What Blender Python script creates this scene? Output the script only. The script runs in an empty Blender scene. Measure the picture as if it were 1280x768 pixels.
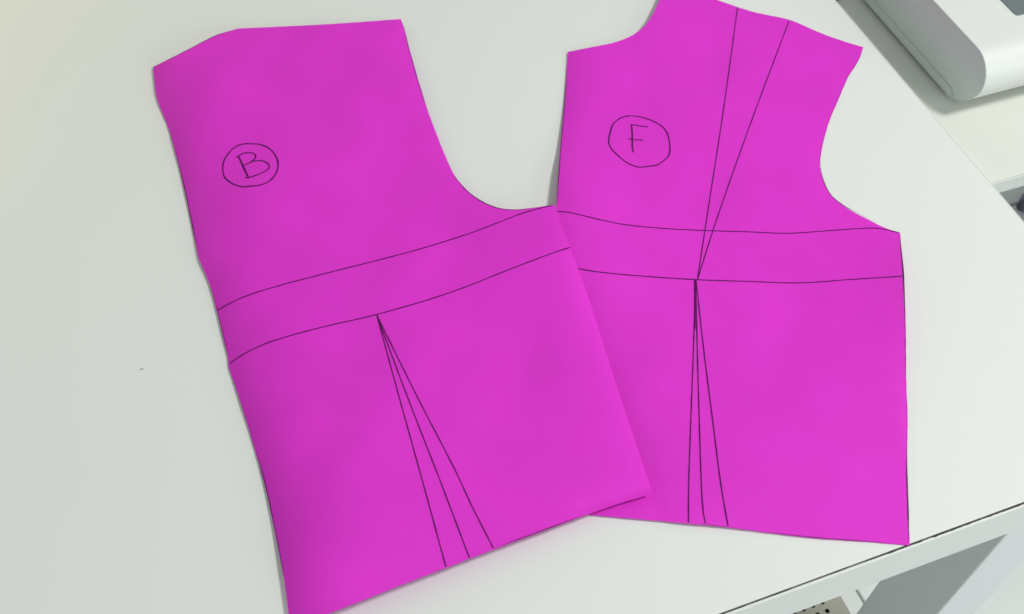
import bpy, bmesh, math, random
import numpy as np
from mathutils import Vector, Matrix
from mathutils.geometry import delaunay_2d_cdt

random.seed(4)
scene = bpy.context.scene
COL = scene.collection

# ------------------------------------------------------------------ camera
CX = Vector((0.93613314, -0.35048885, 0.02850108))
CY = Vector((0.26385475, 0.75368788, 0.60194289))
CZ = Vector((-0.2324552, -0.55597854, 0.79803035))
CAM = Vector((-0.64488096, -0.2058825, 0.70))
cam_data = bpy.data.cameras.new('camera')
cam = bpy.data.objects.new('camera', cam_data)
COL.objects.link(cam)
m = Matrix((CX, CY, CZ)).transposed().to_4x4()
m.translation = CAM
cam.matrix_world = m
cam_data.sensor_width = 36.0
cam_data.lens = 36.0 * 1400 / 1280
cam_data.clip_start = 0.01
cam_data.clip_end = 60
cam_data.dof.use_dof = True
cam_data.dof.focus_distance = 0.88
cam_data.dof.aperture_fstop = 14
scene.camera = cam

# ------------------------------------------------------------------ world, lamps, exposure
world = bpy.data.worlds.new('World')
scene.world = world
world.use_nodes = True
bg = world.node_tree.nodes['Background']
bg.inputs[0].default_value = (0.93, 1.0, 0.975, 1)
bg.inputs[1].default_value = 0.41


def area(name, loc, target, size, power, color):
    d = bpy.data.lights.new(name, 'AREA')
    d.shape = 'DISK'
    d.size = size
    d.energy = power
    d.color = color
    o = bpy.data.objects.new(name, d)
    o.location = loc
    o.rotation_euler = (Vector(target) - Vector(loc)).to_track_quat('-Z', 'Y').to_euler()
    COL.objects.link(o)


area('ceiling_lamp', (0.90, -0.40, 2.05), (-0.25, 0.3, 0), 0.42, 36, (1.0, 0.975, 0.93))
area('window_light', (1.6, -2.2, 0.9), (-0.1, 0.2, 0), 1.4, 27, (0.90, 0.96, 1.0))
area('warm_fill', (-.98, 1.02, 0.30), (-.85, .86, 0), 0.12, .42, (1.0, .76, .15))  # added fill, yellows the far left table corner; no known source there

scene.view_settings.view_transform = 'Standard'
scene.view_settings.look = 'None'
scene.view_settings.gamma = 1
scene.view_settings.exposure = 0.07
scene.render.engine = 'CYCLES'
scene.cycles.max_bounces = 10
scene.cycles.diffuse_bounces = 6

# ------------------------------------------------------------------ helpers


def at(px, py, z=0.0):
    """world point on the horizontal plane z seen at photo position px, py"""
    r = CX * ((px - 640) / 1400) - CY * ((py - 384) / 1400) - CZ
    t = (z - CAM.z) / r.z
    return CAM + r * t


def link(o, parent=None):
    COL.objects.link(o)
    if parent is not None:
        o.parent = parent
    return o


def tag(o, label=None, cat=None, group=None, kind=None):
    if label: o['label'] = label
    if cat: o['category'] = cat
    if group: o['group'] = group
    if kind: o['kind'] = kind
    return o


def thing(name, label, cat, loc=(0, 0, 0), group=None):
    o = bpy.data.objects.new(name, None)
    o.empty_display_size = 0.02
    o.location = loc
    tag(o, label, cat, group)
    return link(o)


def obj(name, bm, mats, parent=None, smooth=False, angle=None):
    me = bpy.data.meshes.new(name)
    bm.normal_update()
    bm.to_mesh(me)
    bm.free()
    for mt in (mats if isinstance(mats, (list, tuple)) else [mats]):
        me.materials.append(mt)
    if smooth:
        for p in me.polygons:
            p.use_smooth = True
        if angle:
            me.set_sharp_from_angle(angle=math.radians(angle))
    o = bpy.data.objects.new(name, me)
    link(o, parent)
    if parent is not None:
        o.location = -parent.location      # geometry is written in world metres
    return o


def box(bm, lo, hi, bevel=0.0, seg=2, mi=0):
    r = bmesh.ops.create_cube(bm, size=1)
    vs = r['verts']
    for v in vs:
        v.co = Vector([lo[i] + (v.co[i] + .5) * (hi[i] - lo[i]) for i in range(3)])
    fs = set(f for v in vs for f in v.link_faces)
    for f in fs: f.material_index = mi
    if bevel > 0:
        es = set(e for f in fs for e in f.edges)
        bmesh.ops.bevel(bm, geom=list(es), offset=bevel, segments=seg, affect='EDGES', profile=.5)


def tube(bm, pts, r, n=10):
    pts = [Vector(p) for p in pts]
    rings = []
    for i, p in enumerate(pts):
        d = (pts[min(i + 1, len(pts) - 1)] - pts[max(i - 1, 0)]).normalized()
        a = d.orthogonal().normalized() if i == 0 else (rings_a - d * rings_a.dot(d)).normalized()
        rings_a = a
        b = d.cross(a)
        rr = r[i] if isinstance(r, (list, tuple)) else r
        rings.append([bm.verts.new(p + (a * math.cos(2 * math.pi * k / n) + b * math.sin(2 * math.pi * k / n)) * rr) for k in range(n)])
    for i in range(len(rings) - 1):
        for k in range(n):
            bm.faces.new((rings[i][k], rings[i][(k + 1) % n], rings[i + 1][(k + 1) % n], rings[i + 1][k]))
    bm.faces.new(rings[0][::-1])
    bm.faces.new(rings[-1])


def prism_x(bm, prof, x0, x1, mi=0):
    """profile of (y, z) points extruded along x"""
    a = [bm.verts.new((x0, y, z)) for y, z in prof]
    b = [bm.verts.new((x1, y, z)) for y, z in prof]
    n = len(prof)
    fs = []
    for i in range(n):
        fs.append(bm.faces.new((a[i], a[(i + 1) % n], b[(i + 1) % n], b[i])))
    fs.append(bm.faces.new(a[::-1]))
    fs.append(bm.faces.new(b))
    for f in fs: f.material_index = mi
    bmesh.ops.recalc_face_normals(bm, faces=fs)


# ------------------------------------------------------------------ materials


def mat(name, base, rough=0.5, spec=0.5, var=0.04, vscale=3.0, bump=0.0, bscale=400.0, dirt=None, metallic=0.0, rvar=0.06, coat=0.0):
    mt = bpy.data.materials.new(name)
    mt.use_nodes = True
    nt = mt.node_tree
    N, L = nt.nodes, nt.links
    b = N['Principled BSDF']
    b.inputs['Roughness'].default_value = rough
    b.inputs['Specular IOR Level'].default_value = spec
    b.inputs['Metallic'].default_value = metallic
    b.inputs['Coat Weight'].default_value = coat
    tc = N.new('ShaderNodeTexCoord')
    no = N.new('ShaderNodeTexNoise')
    no.inputs['Scale'].default_value = vscale
    no.inputs['Detail'].default_value = 6
    L.new(tc.outputs['Object'], no.inputs['Vector'])
    cr = N.new('ShaderNodeValToRGB')
    cr.color_ramp.elements[0].position = .3
    cr.color_ramp.elements[1].position = .7
    cr.color_ramp.elements[0].color = tuple(c * (1 - var) for c in base) + (1,)
    cr.color_ramp.elements[1].color = tuple(min(1, c * (1 + var)) for c in base) + (1,)
    L.new(no.outputs['Fac'], cr.inputs['Fac'])
    out = cr.outputs['Color']
    if dirt:                               # small separate specks and smudges
        col, sc, th = dirt
        n2 = N.new('ShaderNodeTexNoise')
        n2.inputs['Scale'].default_value = sc
        n2.inputs['Detail'].default_value = 3
        L.new(tc.outputs['Object'], n2.inputs['Vector'])
        r2 = N.new('ShaderNodeValToRGB')
        r2.color_ramp.elements[0].position = th
        r2.color_ramp.elements[1].position = th + .06
        r2.color_ramp.elements[0].color = (0, 0, 0, 1)
        r2.color_ramp.elements[1].color = (.7, .7, .7, 1)
        L.new(n2.outputs['Fac'], r2.inputs['Fac'])
        mx = N.new('ShaderNodeMix')
        mx.data_type = 'RGBA'
        L.new(r2.outputs['Color'], mx.inputs['Factor'])
        L.new(out, mx.inputs['A'])
        mx.inputs['B'].default_value = col + (1,)
        out = mx.outputs['Result']
    L.new(out, b.inputs['Base Color'])
    mr = N.new('ShaderNodeMapRange')
    mr.inputs['To Min'].default_value = max(0, rough - rvar)
    mr.inputs['To Max'].default_value = min(1, rough + rvar)
    L.new(no.outputs['Fac'], mr.inputs['Value'])
    L.new(mr.outputs['Result'], b.inputs['Roughness'])
    if bump > 0:
        n3 = N.new('ShaderNodeTexNoise')
        n3.inputs['Scale'].default_value = bscale
        n3.inputs['Detail'].default_value = 4
        L.new(tc.outputs['Object'], n3.inputs['Vector'])
        bp = N.new('ShaderNodeBump')
        bp.inputs['Strength'].default_value = bump
        bp.inputs['Distance'].default_value = 0.0004
        L.new(n3.outputs['Fac'], bp.inputs['Height'])
        L.new(bp.outputs['Normal'], b.inputs['Normal'])
    return mt


M_TABLE = mat('white_laminate', (.735, .765, .742), rough=.42, spec=.4, var=.012, vscale=2.2, bump=.06, bscale=900,
              dirt=((.66, .66, .62), 55, .80))
M_BAND = mat('white_edge_band', (.76, .79, .755), rough=.4, spec=.4, var=.015, vscale=5)
M_SIDEBAND = mat('pale_edge_band', (.60, .63, .60), rough=.45, var=.015)
M_SIDE = mat('white_lacquer', (.695, .712, .662), rough=.45, spec=.4, var=.015, vscale=3)
M_GROOVE = mat('dark_seam', (.03, .032, .03), rough=.8, var=.3, vscale=60)
M_LEG = mat('white_leg_paint', (.74, .78, .78), rough=.45, var=.01)
M_PAPER = mat('magenta_paper', (.825, .043, .725), rough=.6, spec=.2, var=.035, vscale=17, bump=.3, bscale=700, rvar=.05)
nt = M_PAPER.node_tree                     # thin sheet: a little light passes through it
pb_, out_ = nt.nodes['Principled BSDF'], nt.nodes['Material Output']
tr, mxs = nt.nodes.new('ShaderNodeBsdfTranslucent'), nt.nodes.new('ShaderNodeMixShader')
tr.inputs['Color'].default_value = (.97, .45, .85, 1)
mxs.inputs[0].default_value = .22
nt.links.new(pb_.outputs[0], mxs.inputs[1]); nt.links.new(tr.outputs[0], mxs.inputs[2])
nt.links.new(mxs.outputs[0], out_.inputs['Surface'])
M_INK = mat('purple_black_ink', (.088, .006, .088), rough=.7, spec=.1, var=.35, vscale=90)
M_EDGEINK = mat('dark_edge_ink', (.06, .015, .06), rough=.6, spec=.3, var=.5, vscale=70)
M_MACH = mat('white_machine_plastic', (.695, .72, .695), rough=.48, spec=.4, var=.01)
M_MACHG = mat('shaded_machine_plastic', (.57, .64, .62), rough=.5, spec=.3, var=.03, vscale=18)  # shade of the machine's end face put into a greyer base colour
M_MACHS = mat('pale_grey_plastic', (.54, .60, .57), rough=.45, var=.02)
M_STEEL = mat('brushed_steel', (.22, .26, .28), rough=.38, metallic=.55, var=.06, vscale=30)
M_BLACK = mat('black_rubber', (.012, .014, .013), rough=.6, var=.2)
M_FLOOR = mat('pale_floor_tile', (.72, .75, .74), rough=.35, var=.04, vscale=4, dirt=((.55, .55, .52), 9, .68))
M_GROUT = mat('grey_grout', (.33, .34, .32), rough=.9, var=.1, vscale=30)
M_BEIGE = mat('beige_metal', (.34, .335, .285), rough=.5, var=.03, vscale=10)
M_BEIGE_IN = mat('box_inside_shade', (.02, .02, .018), rough=.9, var=.1)
M_PURPLE = mat('purple_cloth', (.30, .24, .42), rough=.9, var=.15, vscale=60, bump=.4, bscale=900)
M_DARKCLOTH = mat('dark_cloth_core', (.09, .085, .12), rough=.9, var=.2)

# ------------------------------------------------------------------ floor: slabs with open joints
FZ = -0.72
fl = thing('floor', None, None, (0, 0, FZ))
fl['kind'] = 'structure'
bm = bmesh.new()
box(bm, (-3.2, -2.4, FZ - .05), (3.2, 3.2, FZ - .004))
obj('grout_bed', bm, M_GROUT, fl)
bm = bmesh.new()
box(bm, (-.1985, -.1985, -.02), (.1985, .1985, 0), bevel=.0015, seg=1)
tile0 = None
T = .40
for i in range(-8, 8):
    for j in range(-6, 8):
        x, y = .04 + .2 + T * i, .305 + .2 + T * j
        if tile0 is None:
            tile0 = obj('tile', bm, M_FLOOR, fl)
            o = tile0
        else:
            o = tile0.copy()
            link(o, fl)
        o.location = (x, y, random.uniform(-.0006, .0006))
        o.rotation_euler.z = random.choice((0, math.pi / 2, math.pi))

# ------------------------------------------------------------------ main table
TX0, TY1, TH = -1.6, 1.0, 0.052
tb = thing('table', 'large white table with a thick edge carrying both magenta paper pieces', 'table', (-.8, .5, FZ))
bm = bmesh.new()
box(bm, (TX0, .0022, -TH + .0015), (-.0012, TY1, 0), bevel=.0009, seg=2)
obj('tabletop', bm, M_TABLE, tb)
# front edge band: butts against the top, with a dark worn glue line of uneven width along its upper rim
bm = bmesh.new()
box(bm, (TX0, 0, -TH), (-.0012, .0019, -.0016), bevel=.0004, seg=1)
obj('edge_band', bm, M_BAND, tb)
bm = bmesh.new()
box(bm, (-.0009, .0022, -TH), (0, TY1, -.0004), bevel=.0002, seg=1)
obj('edge_band', bm, M_BAND, tb)
rs = random.Random(12)
bm = bmesh.new()
x = TX0
prev = None
w = .0010
while x < -.002:
    w += rs.uniform(-.00028, .00028)
    w = min(.0016, max(.0002, w))
    gap = 1.0
    if -.345 < x < -.335 or -.305 < x < -.292 or -.245 < x < -.238: gap = .25
    ww = w * gap * .62 * rs.uniform(.6, 1.15)
    a = (bm.verts.new((x, .0019 - ww * .9, -.0006)), bm.verts.new((x, .0019 + ww * .35, .00012)))
    if prev: bm.faces.new((prev[0], a[0], a[1], prev[1]))
    prev = a
    x += .003
geo = bmesh.ops.extrude_face_region(bm, geom=bm.faces[:])
for v in geo['geom']:
    if isinstance(v, bmesh.types.BMVert): v.co.z -= .0009
obj('edge_seam', bm, M_GROOVE, tb)
for lx, ly in ((-.152, .0006), (-1.55, .0006), (-.152, .93), (-1.55, .93)):
    bm = bmesh.new()
    box(bm, (lx, ly, FZ + .001), (lx + .06, ly + .06, -TH - .0004), bevel=.0015, seg=2)
    lg = obj('leg', bm, M_LEG, tb)
# pencil tick on the table
p = at(177, 462)
bm = bmesh.new()
tube(bm, [p + Vector((-.0012, 0, .0002)), p + Vector((.0002, .0002, .0003)), p + Vector((.0013, -.0001, .0002))], [.0002, .00035, .0002], 6)
obj('crumb_mark', bm, M_STEEL, tb)

# ------------------------------------------------------------------ side table
SZ = -.02
st = thing('side_table', 'lower white table with a thin edge under the sewing machine', 'table', (.6, .58, FZ))
bm = bmesh.new()
box(bm, (.0025, .2848, SZ - .0163), (1.2, .92, SZ), bevel=.0008)
obj('tabletop', bm, M_SIDE, st)
bm = bmesh.new()
box(bm, (.0025, .2824, SZ - .0165), (1.2, .2847, SZ), bevel=.0004, seg=1)
obj('edge_band', bm, M_SIDEBAND, st)
for lx, ly in ((.06, .80), (1.12, .30), (1.12, .80), (.30, .80)):
    bm = bmesh.new()
    box(bm, (lx, ly, FZ + .001), (lx + .04, ly + .04, SZ - .0168), bevel=.001)
    obj('leg', bm, M_LEG, st)

# ------------------------------------------------------------------ sewing machine
sm = thing('sewing_machine', 'white sewing machine with a rounded shaded end plate on the lower side table', 'sewing machine', (.25, .44, SZ))


def prof(off=0.0, zb=-.0155):
    base = [(.385, .0482), (.3795, .0478), (.3735, .0458), (.3685, .0425), (.3640, .0375), (.3608, .0325), (.3593, .027),
            (.3586, .0215), (.3592, .0155), (.3612, .0095), (.3645, .0035), (.3690, -.0025), (.3745, -.0080), (.3800, -.0120), (.3850, zb + .001), (.389, zb)]
    pr = base + [(.560, zb), (.566, -.010), (.566, .043), (.561, .0482)]
    c = Vector((.46, .0165))
    if off:
        q = []
        for y, z in pr:
            v = Vector((y, z)) - c
            k = Vector((math.copysign(min(abs(v.x), .1) / .1, v.x), math.copysign(min(abs(v.y), .03) / .03, v.y)))
            q.append((y - k.x * off, z - k.y * off))
        return q
    return pr


bm = bmesh.new()
prism_x(bm, prof(), .0437, .46)
obj('bed', bm, M_MACH, sm, smooth=True, angle=35)
# end cover with its shade painted grey: slightly domed plate, set proud of the bed
bm = bmesh.new()
rows = [(.0440, 0.0001), (.0433, 0.0001), (.0431, .0002), (.0430, .0004)]
rings = [[bm.verts.new((xx, y, z)) for y, z in prof(off)] for xx, off in rows]
n = len(rings[0])
for a, b in zip(rings, rings[1:]):
    for i in range(n):
        bm.faces.new((a[i], a[(i + 1) % n], b[(i + 1) % n], b[i]))
bm.faces.new(rings[-1])
bm.faces.new(rings[0][::-1])
bmesh.ops.recalc_face_normals(bm, faces=bm.faces[:])
cover = obj('end_cover', bm, M_MACHG, sm, smooth=True, angle=40)
# embossed crescent finger grip on the cover
bm = bmesh.new()
pts = []
for k in range(15):
    a = math.radians(200 + 140 * k / 14)
    pts.append((.0421, .424 - .020 * math.cos(a), .036 + .018 * math.sin(a)))
tube(bm, pts, [.0003 + .0013 * math.sin(math.pi * k / 14) for k in range(15)], 8)
obj('finger_grip', bm, M_MACHG, cover, smooth=True)
bpy.context.view_layer.update()
# pale skirt strip along the lower rim
bm = bmesh.new()
skirt = [(.3850, -.0160), (.560, -.0160), (.560, -.0062), (.3915, -.0062), (.3875, -.0100)]
prism_x(bm, skirt, .0421, .0434)
bmesh.ops.bevel(bm, geom=bm.edges[:], offset=.0006, segments=2, affect='EDGES')
obj('skirt', bm, M_MACHS, sm, smooth=True, angle=40)
for fx, fy in ((.075, .41), (.075, .53), (.42, .41), (.42, .53)):
    bm = bmesh.new()
    bmesh.ops.create_cone(bm, cap_ends=True, segments=16, radius1=.008, radius2=.009, depth=.0044)
    bmesh.ops.translate(bm, verts=bm.verts, vec=(fx, fy, SZ + .0023))
    obj('foot', bm, M_BLACK, sm)
# needle plate: steel plate with rounded corner and an oval hole
bm = bmesh.new()
px0, px1, py0, py1 = .1040, .165, .4095, .505
zt = .0486


def rrect(x0, x1, y0, y1, r, n=5):
    out = []
    for cx, cy, a0 in ((x0 + r, y0 + r, 180), (x1 - r, y0 + r, 270), (x1 - r, y1 - r, 0), (x0 + r, y1 - r, 90)):
        for k in range(n + 1):
            a = math.radians(a0 + 90 * k / n)
            out.append((cx + r * math.cos(a), cy + r * math.sin(a)))
    return out


v = [bm.verts.new((x, y, zt - .0008)) for x, y in rrect(px0, px1, py0, py1, .003)]
f = bm.faces.new(v)
g = bmesh.ops.extrude_face_region(bm, geom=[f])
for e in g['geom']:
    if isinstance(e, bmesh.types.BMVert): e.co.z += .0014
bmesh.ops.recalc_face_normals(bm, faces=bm.faces[:])
plate = obj('needle_plate', bm, M_STEEL, sm)
bm = bmesh.new()
for hx, hy in ((.1122, .4155),):
    bmesh.ops.create_cone(bm, cap_ends=True, segments=20, radius1=.0036, radius2=.0036, depth=.0006,
                          matrix=Matrix.Translation((hx, hy, zt + .0008)) @ Matrix.Diagonal((1, .62, 1, 1)))
obj('screw', bm, M_BLACK, plate)
# column, arm and head (to the right of and above the picture)
bm = bmesh.new()
box(bm, (.36, .40, .046), (.458, .545, .29), bevel=.012, seg=4)
obj('column', bm, M_MACH, sm, smooth=True, angle=40)

# black cable lying in the gap behind the seam
bm = bmesh.new()
pts = [at(1047.5, -1, -.012) + Vector(q) for q in ((0, 0, 0), (.001, .006, .001), (.004, .03, -.003), (.02, .07, -.004), (.08, .13, -.004), (.2, .16, -.004), (.4, .12, -.004), (.462, .06, -.003))]
sm_pts = []
for i in range(len(pts) - 1):
    p0, p1, p2, p3 = pts[max(i - 1, 0)], pts[i], pts[i + 1], pts[min(i + 2, len(pts) - 1)]
    for k in range(6):
        t = k / 6
        sm_pts.append(.5 * ((2 * p1) + (p2 - p0) * t + (2 * p0 - 5 * p1 + 4 * p2 - p3) * t * t + (3 * p1 - p0 - 3 * p2 + p3) * t ** 3))
tube(bm, sm_pts, .0034, 10)
tag(obj('cable', bm, M_BLACK, smooth=True, angle=60), 'black cable whose tip shows in the gap between the two white tables', 'cable')

# ------------------------------------------------------------------ perforated box under the table front
bz = -.45
x1 = -.1105
bx0, by0, by1 = -.47, .03, .36
pb = thing('perforated_box', 'beige perforated metal box standing under the front edge of the large table', 'box', ((bx0 + x1) / 2, .2, FZ))
verts, edges, fcs = [], [], []


def loop(pts):
    s = len(verts)
    verts.extend([Vector(p) for p in pts])
    edges.extend([(s + i, s + (i + 1) % len(pts)) for i in range(len(pts))])
    fcs.append([s + i for i in range(len(pts))])


loop([(bx0, by0), (x1, by0), (x1, by1), (bx0, by1)])
hx0, hy0, hp = -.133, .0990, .01165
holes = []
for i in range(0, 27):
    for j in range(-5, 20):
        cx_, cy_ = hx0 - hp * i, hy0 + .0105 * j
        if cy_ < by0 + .015 or cy_ > by1 - .02: continue
        holes.append((cx_, cy_))
        loop([(cx_ + .0026 * math.cos(math.pi * k / 4), cy_ + .0026 * math.sin(math.pi * k / 4)) for k in range(8)])
res = delaunay_2d_cdt(verts, edges, fcs, 1, 1e-6)
bm = bmesh.new()
vs = [bm.verts.new((p.x, p.y, bz)) for p in res[0]]
for fi, f in enumerate(res[2]):
    src = res[5][fi]
    if len(src) > 1: continue          # inside a hole
    try: bm.faces.new([vs[i] for i in f])
    except ValueError: pass
obj('perforated_lid', bm, M_BEIGE, pb)
bm = bmesh.new()
box(bm, (bx0, by0 + .001, FZ + .002), (x1, by1, bz - .022))
obj('body', bm, M_BEIGE, pb)
bm = bmesh.new()
for lo, hi in (((bx0, by0, bz - .021), (x1, by0 + .0015, bz - .0003)), ((bx0, by1 - .0015, bz - .021), (x1, by1, bz - .0003)),
               ((bx0, by0 + .002, bz - .021), (bx0 + .0015, by1 - .002, bz - .0003)), ((x1 - .0015, by0 + .002, bz - .021), (x1, by1 - .002, bz - .0003))):
    box(bm, lo, hi)
obj('rim', bm, M_BEIGE, pb)
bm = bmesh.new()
box(bm, (bx0 + .002, by0 + .002, bz - .0215), (x1 - .002, by1 - .002, bz - .019))  # near-black sheet standing in for the shade seen through the holes
obj('inside_shade', bm, M_BEIGE_IN, pb)

# ------------------------------------------------------------------ purple roll on the floor
pr = thing('fabric_roll', 'small purple fabric roll with a dark end under the side table', 'fabric', (.80, .70, FZ))
c0 = at(1280.5, 257, FZ + .03)
bm = bmesh.new()
tube(bm, [c0, c0 + Vector((.006, 0, 0)), c0 + Vector((.03, .0, 0)), c0 + Vector((.25, .03, 0))], [.014, .019, .029, .030], 20)
ro = obj('roll', bm, M_PURPLE, pr, smooth=True, angle=60)
bm = bmesh.new()
tube(bm, [c0 - Vector((.012, 0, 0)), c0 - Vector((.006, 0, 0)), c0 + Vector((.01, 0, 0))], [.006, .010, .012], 16)
obj('core', bm, M_DARKCLOTH, pr, smooth=True, angle=60)

# ------------------------------------------------------------------ paper pattern pieces
Q = at(695, 262)
NK = at(815, 12)
EC = at(816, 617)
BB = at(810, 650)


def hF(x, y):
    d1 = ((x - Q.x) / .060) ** 2 + ((y - Q.y + .02) / .085) ** 2
    d2 = ((x - NK.x + .01) / .05) ** 2 + ((y - NK.y) / .06) ** 2
    s0 = .0007 + .0100 * math.exp(-d1) + .0065 * math.exp(-d2)
    ua = seg_dist(x, y, FA)
    s = 0.0
    s0 += .0016 * math.exp(-((x - BB.x) / .09) ** 2 - ((y - BB.y) / .025) ** 2)
    s += .0003 * (1 + math.sin(x * 83 + 2 * math.sin(y * 44 + 1)))
    s += .0007 * (1 + math.sin(x * 38 + y * 21)) * .5 + .0006 * (1 + math.sin(y * 47 - x * 29 + 1.3)) * .5
    ur = seg_dist(x, y, FR)
    s0 += .014 * math.exp(-(ur / .038)) * math.exp(-((y - .175) / .075) ** 2)
    side = (BR[4][0] - BR[1][0]) * (y - BR[1][1]) - (BR[4][1] - BR[1][1]) * (x - BR[1][0])
    if side > 0 and y < BR[1][1]:                     # pressed down along the rim of the sheet lying on it
        d = side / math.hypot(BR[4][0] - BR[1][0], BR[4][1] - BR[1][1])
        s0 += .0034 * (1 - math.exp(-d / .022)) * math.exp(-d / .07) * min(1, (BR[1][1] - y) / .05) * (1 - math.exp(-max(y, 0) / .03))
    return s0 + s * (1 - math.exp(-ua / .03))


def seg_dist(x, y, poly):
    best = 9
    for a, b in zip(poly, poly[1:]):
        dx, dy = b[0] - a[0], b[1] - a[1]
        t = max(0, min(1, ((x - a[0]) * dx + (y - a[1]) * dy) / (dx * dx + dy * dy)))
        d = math.hypot(x - a[0] - t * dx, y - a[1] - t * dy)
        best = min(best, d)
    return best


def left_poly(pxs):
    return [tuple(at(*p)[:2]) for p in pxs]


BL = left_poly([(191, 84), (196, 122), (212, 165), (228, 227), (240, 283), (248, 322), (262, 356), (271, 389), (285, 448), (286, 459), (305, 517), (330, 603), (345, 672), (356, 730), (361, 768), (366, 786)])
FA = left_poly([(820, 10), (829, -20), (922, 9), (1079, 59), (1048, 125), (1026, 195), (1040, 245), (1125, 291), (1133, 480), (1137, 682), (910, 660), (665, 637)])
FR = left_poly([(1079, 59), (1090, 150), (1125, 291), (1133, 480), (1137, 682)])
BA = left_poly([(191, 84), (271, 43.5), (400, 31), (501, 24), (536, 142), (568, 219), (600, 250), (640, 262), (693, 256), (735, 371), (816, 617), (735, 643), (617, 687), (411, 767), (366, 786)])
BR = left_poly([(693, 256), (713, 310), (735, 371), (775, 495), (816, 617), (735, 643)])
FL = left_poly([(710, 65), (706, 120), (700, 190), (695, 262)])


def hFfull(x, y):
    u = seg_dist(x, y, FL)
    return hF(x, y) + .004 * (1 - math.exp(-u / .014)) * math.exp(-u / .06)


def hB(x, y):
    u = seg_dist(x, y, BL)
    ty = (y - BL[0][1]) / (BL[-1][1] - BL[0][1])         # 0 top .. 1 bottom
    A = .0190 + .003 * math.sin(ty * 9.0) + .004 * ty
    bulge = A * (1 - math.exp(-u / .031)) * math.exp(-u / .13)
    inner = 1 - math.exp(-u / .03)
    u2 = seg_dist(x, y, BR)
    bulge += .0010 * math.exp(-u2 / .10) + .0042 * (1 - math.exp(-u2 / .018)) * math.exp(-u2 / .06)
    inner *= 1 - math.exp(-seg_dist(x, y, BA) / .025)
    d3 = ((x - EC.x) / .06) ** 2 + ((y - EC.y) / .05) ** 2
    edge_up = .0006 * math.exp(-((ty - .07) / .06) ** 2) * math.exp(-u / .03) + .002 * math.exp(-((ty - 1.0) / .12) ** 2) * math.exp(-u / .03)
    waves = inner * (.0006 * (1 + math.sin(x * 33 - y * 26 + .4)) + .0005 * (1 + math.sin(x * 17 + y * 52)) + .0003 * (1 + math.sin(x * 88 + 2 * math.sin(y * 40))))
    return hFfull(x, y) - .0004 * (1 - inner) + .0004 + bulge + .0012 * math.exp(-d3) + edge_up + waves


def solve(px, py, h):
    z = .003
    for _ in range(5):
        p = at(px, py, z)
        z = h(p.x, p.y)
    return Vector((p.x, p.y))


def catmull(pts, step=5.0, closed=False):
    """pts: (x, y[, 'c']) in photo pixels; 'c' keeps a corner sharp"""
    n = len(pts)
    out = []
    rng = range(n if closed else n - 1)
    P = lambda i: np.array(pts[i % n][:2], float) if closed else np.array(pts[min(max(i, 0), n - 1)][:2], float)
    for i in rng:
        c1 = len(pts[i]) > 2
        c2 = len(pts[(i + 1) % n]) > 2
        p1, p2 = P(i), P(i + 1)
        p0 = p1 * 2 - p2 if c1 else P(i - 1)
        p3 = p2 * 2 - p1 if c2 else P(i + 2)
        k = max(1, int(np.linalg.norm(p2 - p1) / step))
        t1 = (p2 - p0) / (np.linalg.norm(p2 - p0) + 1e-9) * np.linalg.norm(p2 - p1)
        t2 = (p3 - p1) / (np.linalg.norm(p3 - p1) + 1e-9) * np.linalg.norm(p2 - p1)
        for j in range(k):
            t = j / k
            h00, h10, h01, h11 = 2 * t**3 - 3 * t**2 + 1, t**3 - 2 * t**2 + t, -2 * t**3 + 3 * t**2, t**3 - t**2
            out.append(tuple(h00 * p1 + h10 * t1 + h01 * p2 + h11 * t2))
    if not closed: out.append(tuple(P(n - 1)))
    return out


def paper(root, outline_px, h, seed):
    rr = random.Random(seed)
    ol = [solve(x, y, h) for x, y in catmull(outline_px, 6, True)]
    ol = [p + Vector((rr.uniform(-.00012, .00012), rr.uniform(-.00012, .00012))) for p in ol]
    n = len(ol)
    ed = [(i, (i + 1) % n) for i in range(n)]
    xs = [p.x for p in ol]; ys = [p.y for p in ol]
    g = .0045
    A = np.array([[p.x, p.y] for p in ol]); Bv = np.roll(A, -1, 0); D = Bv - A
    pts = list(ol)
    y = min(ys) + g / 2
    row = 0
    while y < max(ys):
        x = min(xs) + (g / 2 if row % 2 else 0)
        while x < max(xs):
            q = np.array([x, y])
            t = np.clip(((q - A) * D).sum(1) / ((D * D).sum(1) + 1e-12), 0, 1)
            dist = np.hypot(*((A + D * t[:, None] - q).T)).min()
            if dist > g * .45:
                cr = ((A[:, 1] > y) != (Bv[:, 1] > y))
                xi = A[:, 0] + (y - A[:, 1]) * D[:, 0] / np.where(D[:, 1] == 0, 1e-12, D[:, 1])
                if (cr & (x < xi)).sum() % 2: pts.append(Vector((x, y)))
            x += g
        y += g * .87
        row += 1
    r = delaunay_2d_cdt(pts, ed, [list(range(n))], 1, 1e-7)
    bm = bmesh.new()
    vs = [bm.verts.new((p.x, p.y, h(p.x, p.y))) for p in r[0]]
    for f in r[2]:
        fc = bm.faces.new([vs[i] for i in f])
    bm.normal_update()
    for f in bm.faces:
        if f.normal.z < 0: f.normal_flip()
    for e in bm.edges:
        if e.is_boundary: e.smooth = False
    o = obj('paper_sheet', bm, M_PAPER, root, smooth=True)
    md = o.modifiers.new('thickness', 'SOLIDIFY')
    md.thickness = .00025
    md.offset = -1
    md.use_even_offset = False
    return o


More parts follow.
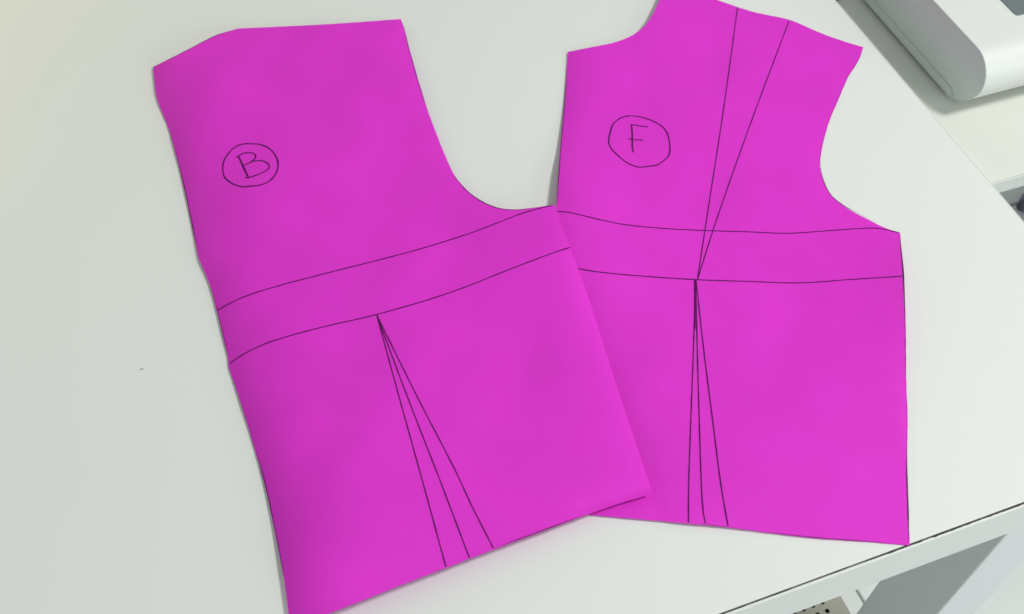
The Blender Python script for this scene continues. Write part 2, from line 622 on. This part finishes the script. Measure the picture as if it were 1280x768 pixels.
def stroke(root, name, px, h, w=.00075, mt=None, seed=0, lift=.0003, dens=2.5, closed=False, vary=.18, parent=None, broken=0.0):
    rr = random.Random(seed)
    pl = catmull(px, dens, closed)
    c = [solve(x, y, h) for x, y in pl]
    n = len(c)
    bm = bmesh.new()
    prev = first = None
    ph = rr.uniform(0, 6)
    for i in range(n):
        a, b = c[(i - 1) % n if closed else max(i - 1, 0)], c[(i + 1) % n if closed else min(i + 1, n - 1)]
        d = (b - a)
        d = d.normalized() if d.length > 0 else Vector((1, 0))
        nn = Vector((-d.y, d.x))
        k = 1 + vary * (math.sin(i * .37 + ph) * .6 + rr.uniform(-.5, .5))
        if broken: k *= max(.12, min(1, .5 + broken * math.sin(i * .11 + ph) + .6 * math.sin(i * .043 + ph * 2)))
        if broken: k *= min(1, (i + 1) / 14, (n - i) / 14)
        if not closed and (i == 0 or i == n - 1): k *= .6
        q = []
        for s in (-.5, .5):
            p = c[i] + nn * (w * k * s)
            q.append(bm.verts.new((p.x, p.y, h(p.x, p.y) + lift)))
        if prev: bm.faces.new((prev[0], q[0], q[1], prev[1]))
        else: first = q
        prev = q
    if closed: bm.faces.new((prev[0], first[0], first[1], prev[1]))
    bm.normal_update()
    for f in bm.faces:
        if f.normal.z < 0: f.normal_flip()
    return obj(name, bm, mt or M_INK, root if parent is None else parent)


def zoomed(pts, ox, oy, k):
    return [(ox + x / k, oy + y / k) for x, y in pts]


# --- front piece (lies underneath)
F_OUT = [(710, 65, 'c'), (740, 59), (765, 54), (785, 47), (800, 38), (812, 25), (820, 10), (825, -2), (829, -14), (835, -24, 'c'),
         (880, -6, 'c'), (922, 9), (945, 16), (960, 19), (990, 26), (1020, 39), (1052, 51), (1079, 59, 'c'),
         (1075, 72), (1069, 83), (1061, 95), (1048, 125), (1037, 151), (1030, 175), (1026, 195), (1025, 208), (1029, 225), (1040, 245), (1060, 261),
         (1090, 277), (1106, 285), (1125, 291, 'c'), (1130, 346, 'c'), (1132, 400), (1133, 480), (1134.5, 520), (1134, 580), (1135.5, 630), (1137, 682, 'c'),
         (1090, 678), (1010, 672), (910, 659.5), (860, 654.5), (735, 643.5), (665, 637, 'c'), (676, 500), (686, 370), (695, 262), (700, 190), (706, 120)]
rootF = thing('pattern_piece', 'magenta paper pattern piece marked with a circled F, tucked under the other piece', 'paper pattern',
              (-.3, .28, 0), 'magenta paper bodice pattern pieces')
paper(rootF, F_OUT, hFfull, 1)
sF = lambda nm, px, w=.00085, **k: stroke(rootF, nm, px, hFfull, w, **k)
sF('pen_line', [(697, 264.5), (712, 266), (750, 275), (780, 281), (830, 286), (880, 288.5), (930, 290), (985, 292), (1040, 288.5), (1075, 286), (1098, 286), (1123, 291)], seed=1)
sF('pen_line', [(722, 336), (745, 340), (790, 344.5), (870, 350), (930, 352), (1000, 354), (1060, 350), (1129, 345.5)], seed=2)
sF('pen_line', [(922, 9.5, 'c'), (904, 140), (884, 270), (872, 349)], seed=3, w=.0008)
sF('pen_line', [(986.5, 26, 'c'), (940, 150), (895, 277), (872, 350)], seed=4, w=.0008)
sF('pen_line', [(869.5, 350, 'c'), (866, 460), (861, 600), (860.5, 654)], seed=5, w=.0008)
sF('pen_line', [(869.5, 350, 'c'), (872.5, 470), (876.5, 600), (879, 640), (882, 655)], seed=6)
sF('pen_line', [(870, 350, 'c'), (880, 440), (892, 535), (901, 605), (910, 658)], seed=7)
sF('pen_line', [(868.5, 350), (868.5, 375), (868.5, 412)], seed=8, w=.0012)
sF('pen_circle', zoomed([(430, 130), (520, 142), (600, 165), (680, 200), (750, 245), (800, 310), (822, 390), (832, 480), (820, 550), (770, 605), (690, 655), (600, 668), (520, 678), (440, 660), (360, 620), (280, 555), (215, 490), (180, 420), (184, 350), (200, 290), (222, 225), (270, 175), (350, 138), (425, 128)], 740, 130, 8.533), w=.0011, seed=9, dens=1.5)
lf = sF('letter', zoomed([(422, 222), (428, 300), (430, 400), (432, 480), (445, 520)], 740, 130, 8.533), w=.0013, seed=10, dens=1.5)
lf['label'] = 'handwritten capital F'
for s, q in ((11, [(410, 225), (460, 228), (520, 240), (580, 243), (597, 252)]), (12, [(382, 375), (430, 381), (490, 386), (550, 392)])):
    o = stroke(rootF, 'pen_stroke', zoomed(q, 740, 130, 8.533), hFfull, .00095, seed=s, dens=1.5)
    loc = o.location.copy()
    o.parent = lf
    o.location = (0, 0, .00004 * (s - 10))
# the pencil outline the cut followed, left standing along parts of the rim
sF('outline_trace', [(1078, 61), (1074.2, 72), (1068, 83), (1060, 95), (1047, 125), (1036, 151), (1029, 175), (1025.4, 195), (1025.2, 208), (1029.4, 226), (1039, 244.6), (1059.5, 260.4), (1090, 276)], w=.0009, mt=M_EDGEINK, seed=13, broken=.15, lift=.00034)
sF('outline_trace', [(1124.4, 292), (1129.3, 346), (1131.2, 400), (1132.3, 480), (1133.8, 520), (1133.3, 580), (1134.8, 630), (1136.3, 680)], w=.0009, mt=M_EDGEINK, seed=14, broken=.3, lift=.00034)
sF('outline_trace', [(709.8, 67), (706.5, 120), (700.6, 190), (695.6, 258)], w=.00075, mt=M_EDGEINK, seed=15, broken=.3, lift=.00034)
sF('outline_trace', [(905, 3.4), (922, 9.6), (945, 16.6), (960, 19.5), (988, 26)], w=.0004, mt=M_EDGEINK, seed=16, broken=.5, lift=.00036)
sF('outline_trace', [(1136, 681.2), (1090, 677.3), (1010, 671.3), (910, 658.8), (860, 653.8)], w=.0004, mt=M_EDGEINK, seed=17, broken=.5, lift=.00036)

# --- back piece (on top)
B_OUT = [(191, 84, 'c'), (230, 64.5), (271, 43.5, 'c'), (283, 40), (297, 36, 'c'), (400, 31), (460, 27), (501, 24, 'c'), (505, 34), (512, 62), (520, 90), (528, 117), (536, 142),
         (553, 186), (568, 219), (583, 237), (600, 250), (620, 259), (640, 262), (665, 260), (693, 256, 'c'), (713, 310), (735, 371), (775, 495), (816, 617, 'c'), (775, 629),
         (735, 643), (660, 671), (617, 687), (557, 710), (500, 732), (460, 748), (411, 767), (366, 786, 'c'), (361, 768), (356, 730), (345, 672), (330, 603),
         (305, 517), (286, 459, 'c'), (285, 448), (271, 389), (262, 356), (248, 322, 'c'), (240, 283), (228, 227), (212, 165), (196, 122)]
rootB = thing('pattern_piece', 'magenta paper pattern piece marked with a circled B, overlapping the other piece', 'paper pattern',
              (-.5, .3, 0), 'magenta paper bodice pattern pieces')
paper(rootB, B_OUT, hB, 2)
sB = lambda nm, px, w=.00085, **k: stroke(rootB, nm, px, hB, w, **k)
sB('pen_line', [(271.5, 388), (300, 373.5), (340, 360), (400, 344), (471, 326), (520, 313), (560, 301), (600, 287.5), (650, 268), (672, 261.5), (691, 257)], seed=21)
sB('pen_line', [(286.5, 455), (310, 440), (340, 427), (400, 410), (471, 393.5), (560, 367), (640, 336), (690, 317), (713, 309.5)], seed=22)
sB('pen_line', [(471, 394, 'c'), (500, 500), (530, 608), (557.5, 709)], seed=23, w=.00075)
sB('pen_line', [(471, 394, 'c'), (510, 498), (549, 598), (587, 698)], seed=24, w=.00075)
sB('pen_line', [(471, 394, 'c'), (520, 493), (570, 590), (590, 633), (617, 686)], seed=25, w=.00075)
sB('pen_circle', zoomed([(500, 105), (600, 110), (710, 150), (790, 220), (838, 310), (845, 390), (820, 480), (760, 560), (690, 605), (600, 635), (500, 645), (420, 655), (330, 640), (240, 600), (165, 535), (142, 460), (140, 390), (160, 310), (210, 230), (270, 165), (340, 125), (420, 105), (510, 103)], 265, 170, 10.24), w=.0011, seed=26, dens=1.5)
lb = sB('letter', zoomed([(340, 262), (385, 360), (430, 460), (466, 530)], 265, 170, 10.24), w=.0014, seed=27, dens=1.5)
lb['label'] = 'handwritten capital B'
for s, q in ((28, [(308, 282), (340, 258), (400, 228), (470, 216), (530, 226), (562, 258), (545, 297), (510, 330), (450, 362), (400, 382)]),
             (29, [(510, 332), (570, 322), (640, 322), (700, 345), (734, 387), (722, 425), (670, 460), (590, 498), (520, 522), (462, 537), (415, 540)])):
    o = stroke(rootB, 'pen_stroke', zoomed(q, 265, 170, 10.24), hB, .0010, seed=s, dens=1.5)
    o.parent = lb
    o.location = (0, 0, .00004 * (s - 27))
sB('outline_trace', [(192, 84.2), (230, 65.2), (271, 44.3), (283, 40.7), (297, 36.7)], w=.0006, mt=M_EDGEINK, seed=30, broken=.3, lift=.00036)
sB('outline_trace', [(500, 24.8), (504.3, 34), (511.3, 62), (519.3, 90), (527.3, 117), (535.3, 142)], w=.0004, mt=M_EDGEINK, seed=31, broken=.4, lift=.00036)
sB('outline_trace', [(567.4, 219.5), (582.4, 237.6), (599.6, 250.6), (619.7, 259.7), (640, 262.7), (665, 260.7), (691, 256.8)], w=.0006, mt=M_EDGEINK, seed=32, broken=.4, lift=.00036)
sB('outline_trace', [(617, 686.2), (660, 670.2), (700, 655.5), (733, 643)], w=.0006, mt=M_EDGEINK, seed=33, broken=.2, lift=.00036)
sB('outline_trace', [(213, 166), (228.6, 227), (240.6, 283), (248.4, 320)], w=.0006, mt=M_EDGEINK, seed=34, broken=.5, lift=.00036)
sB('outline_trace', [(262.6, 357), (271.8, 389), (285, 446)], w=.0006, mt=M_EDGEINK, seed=35, broken=.5, lift=.00036)
sB('outline_trace', [(290, 471), (305.7, 517), (330.7, 603), (345.7, 672), (355, 722)], w=.0006, mt=M_EDGEINK, seed=36, broken=.5, lift=.00036)
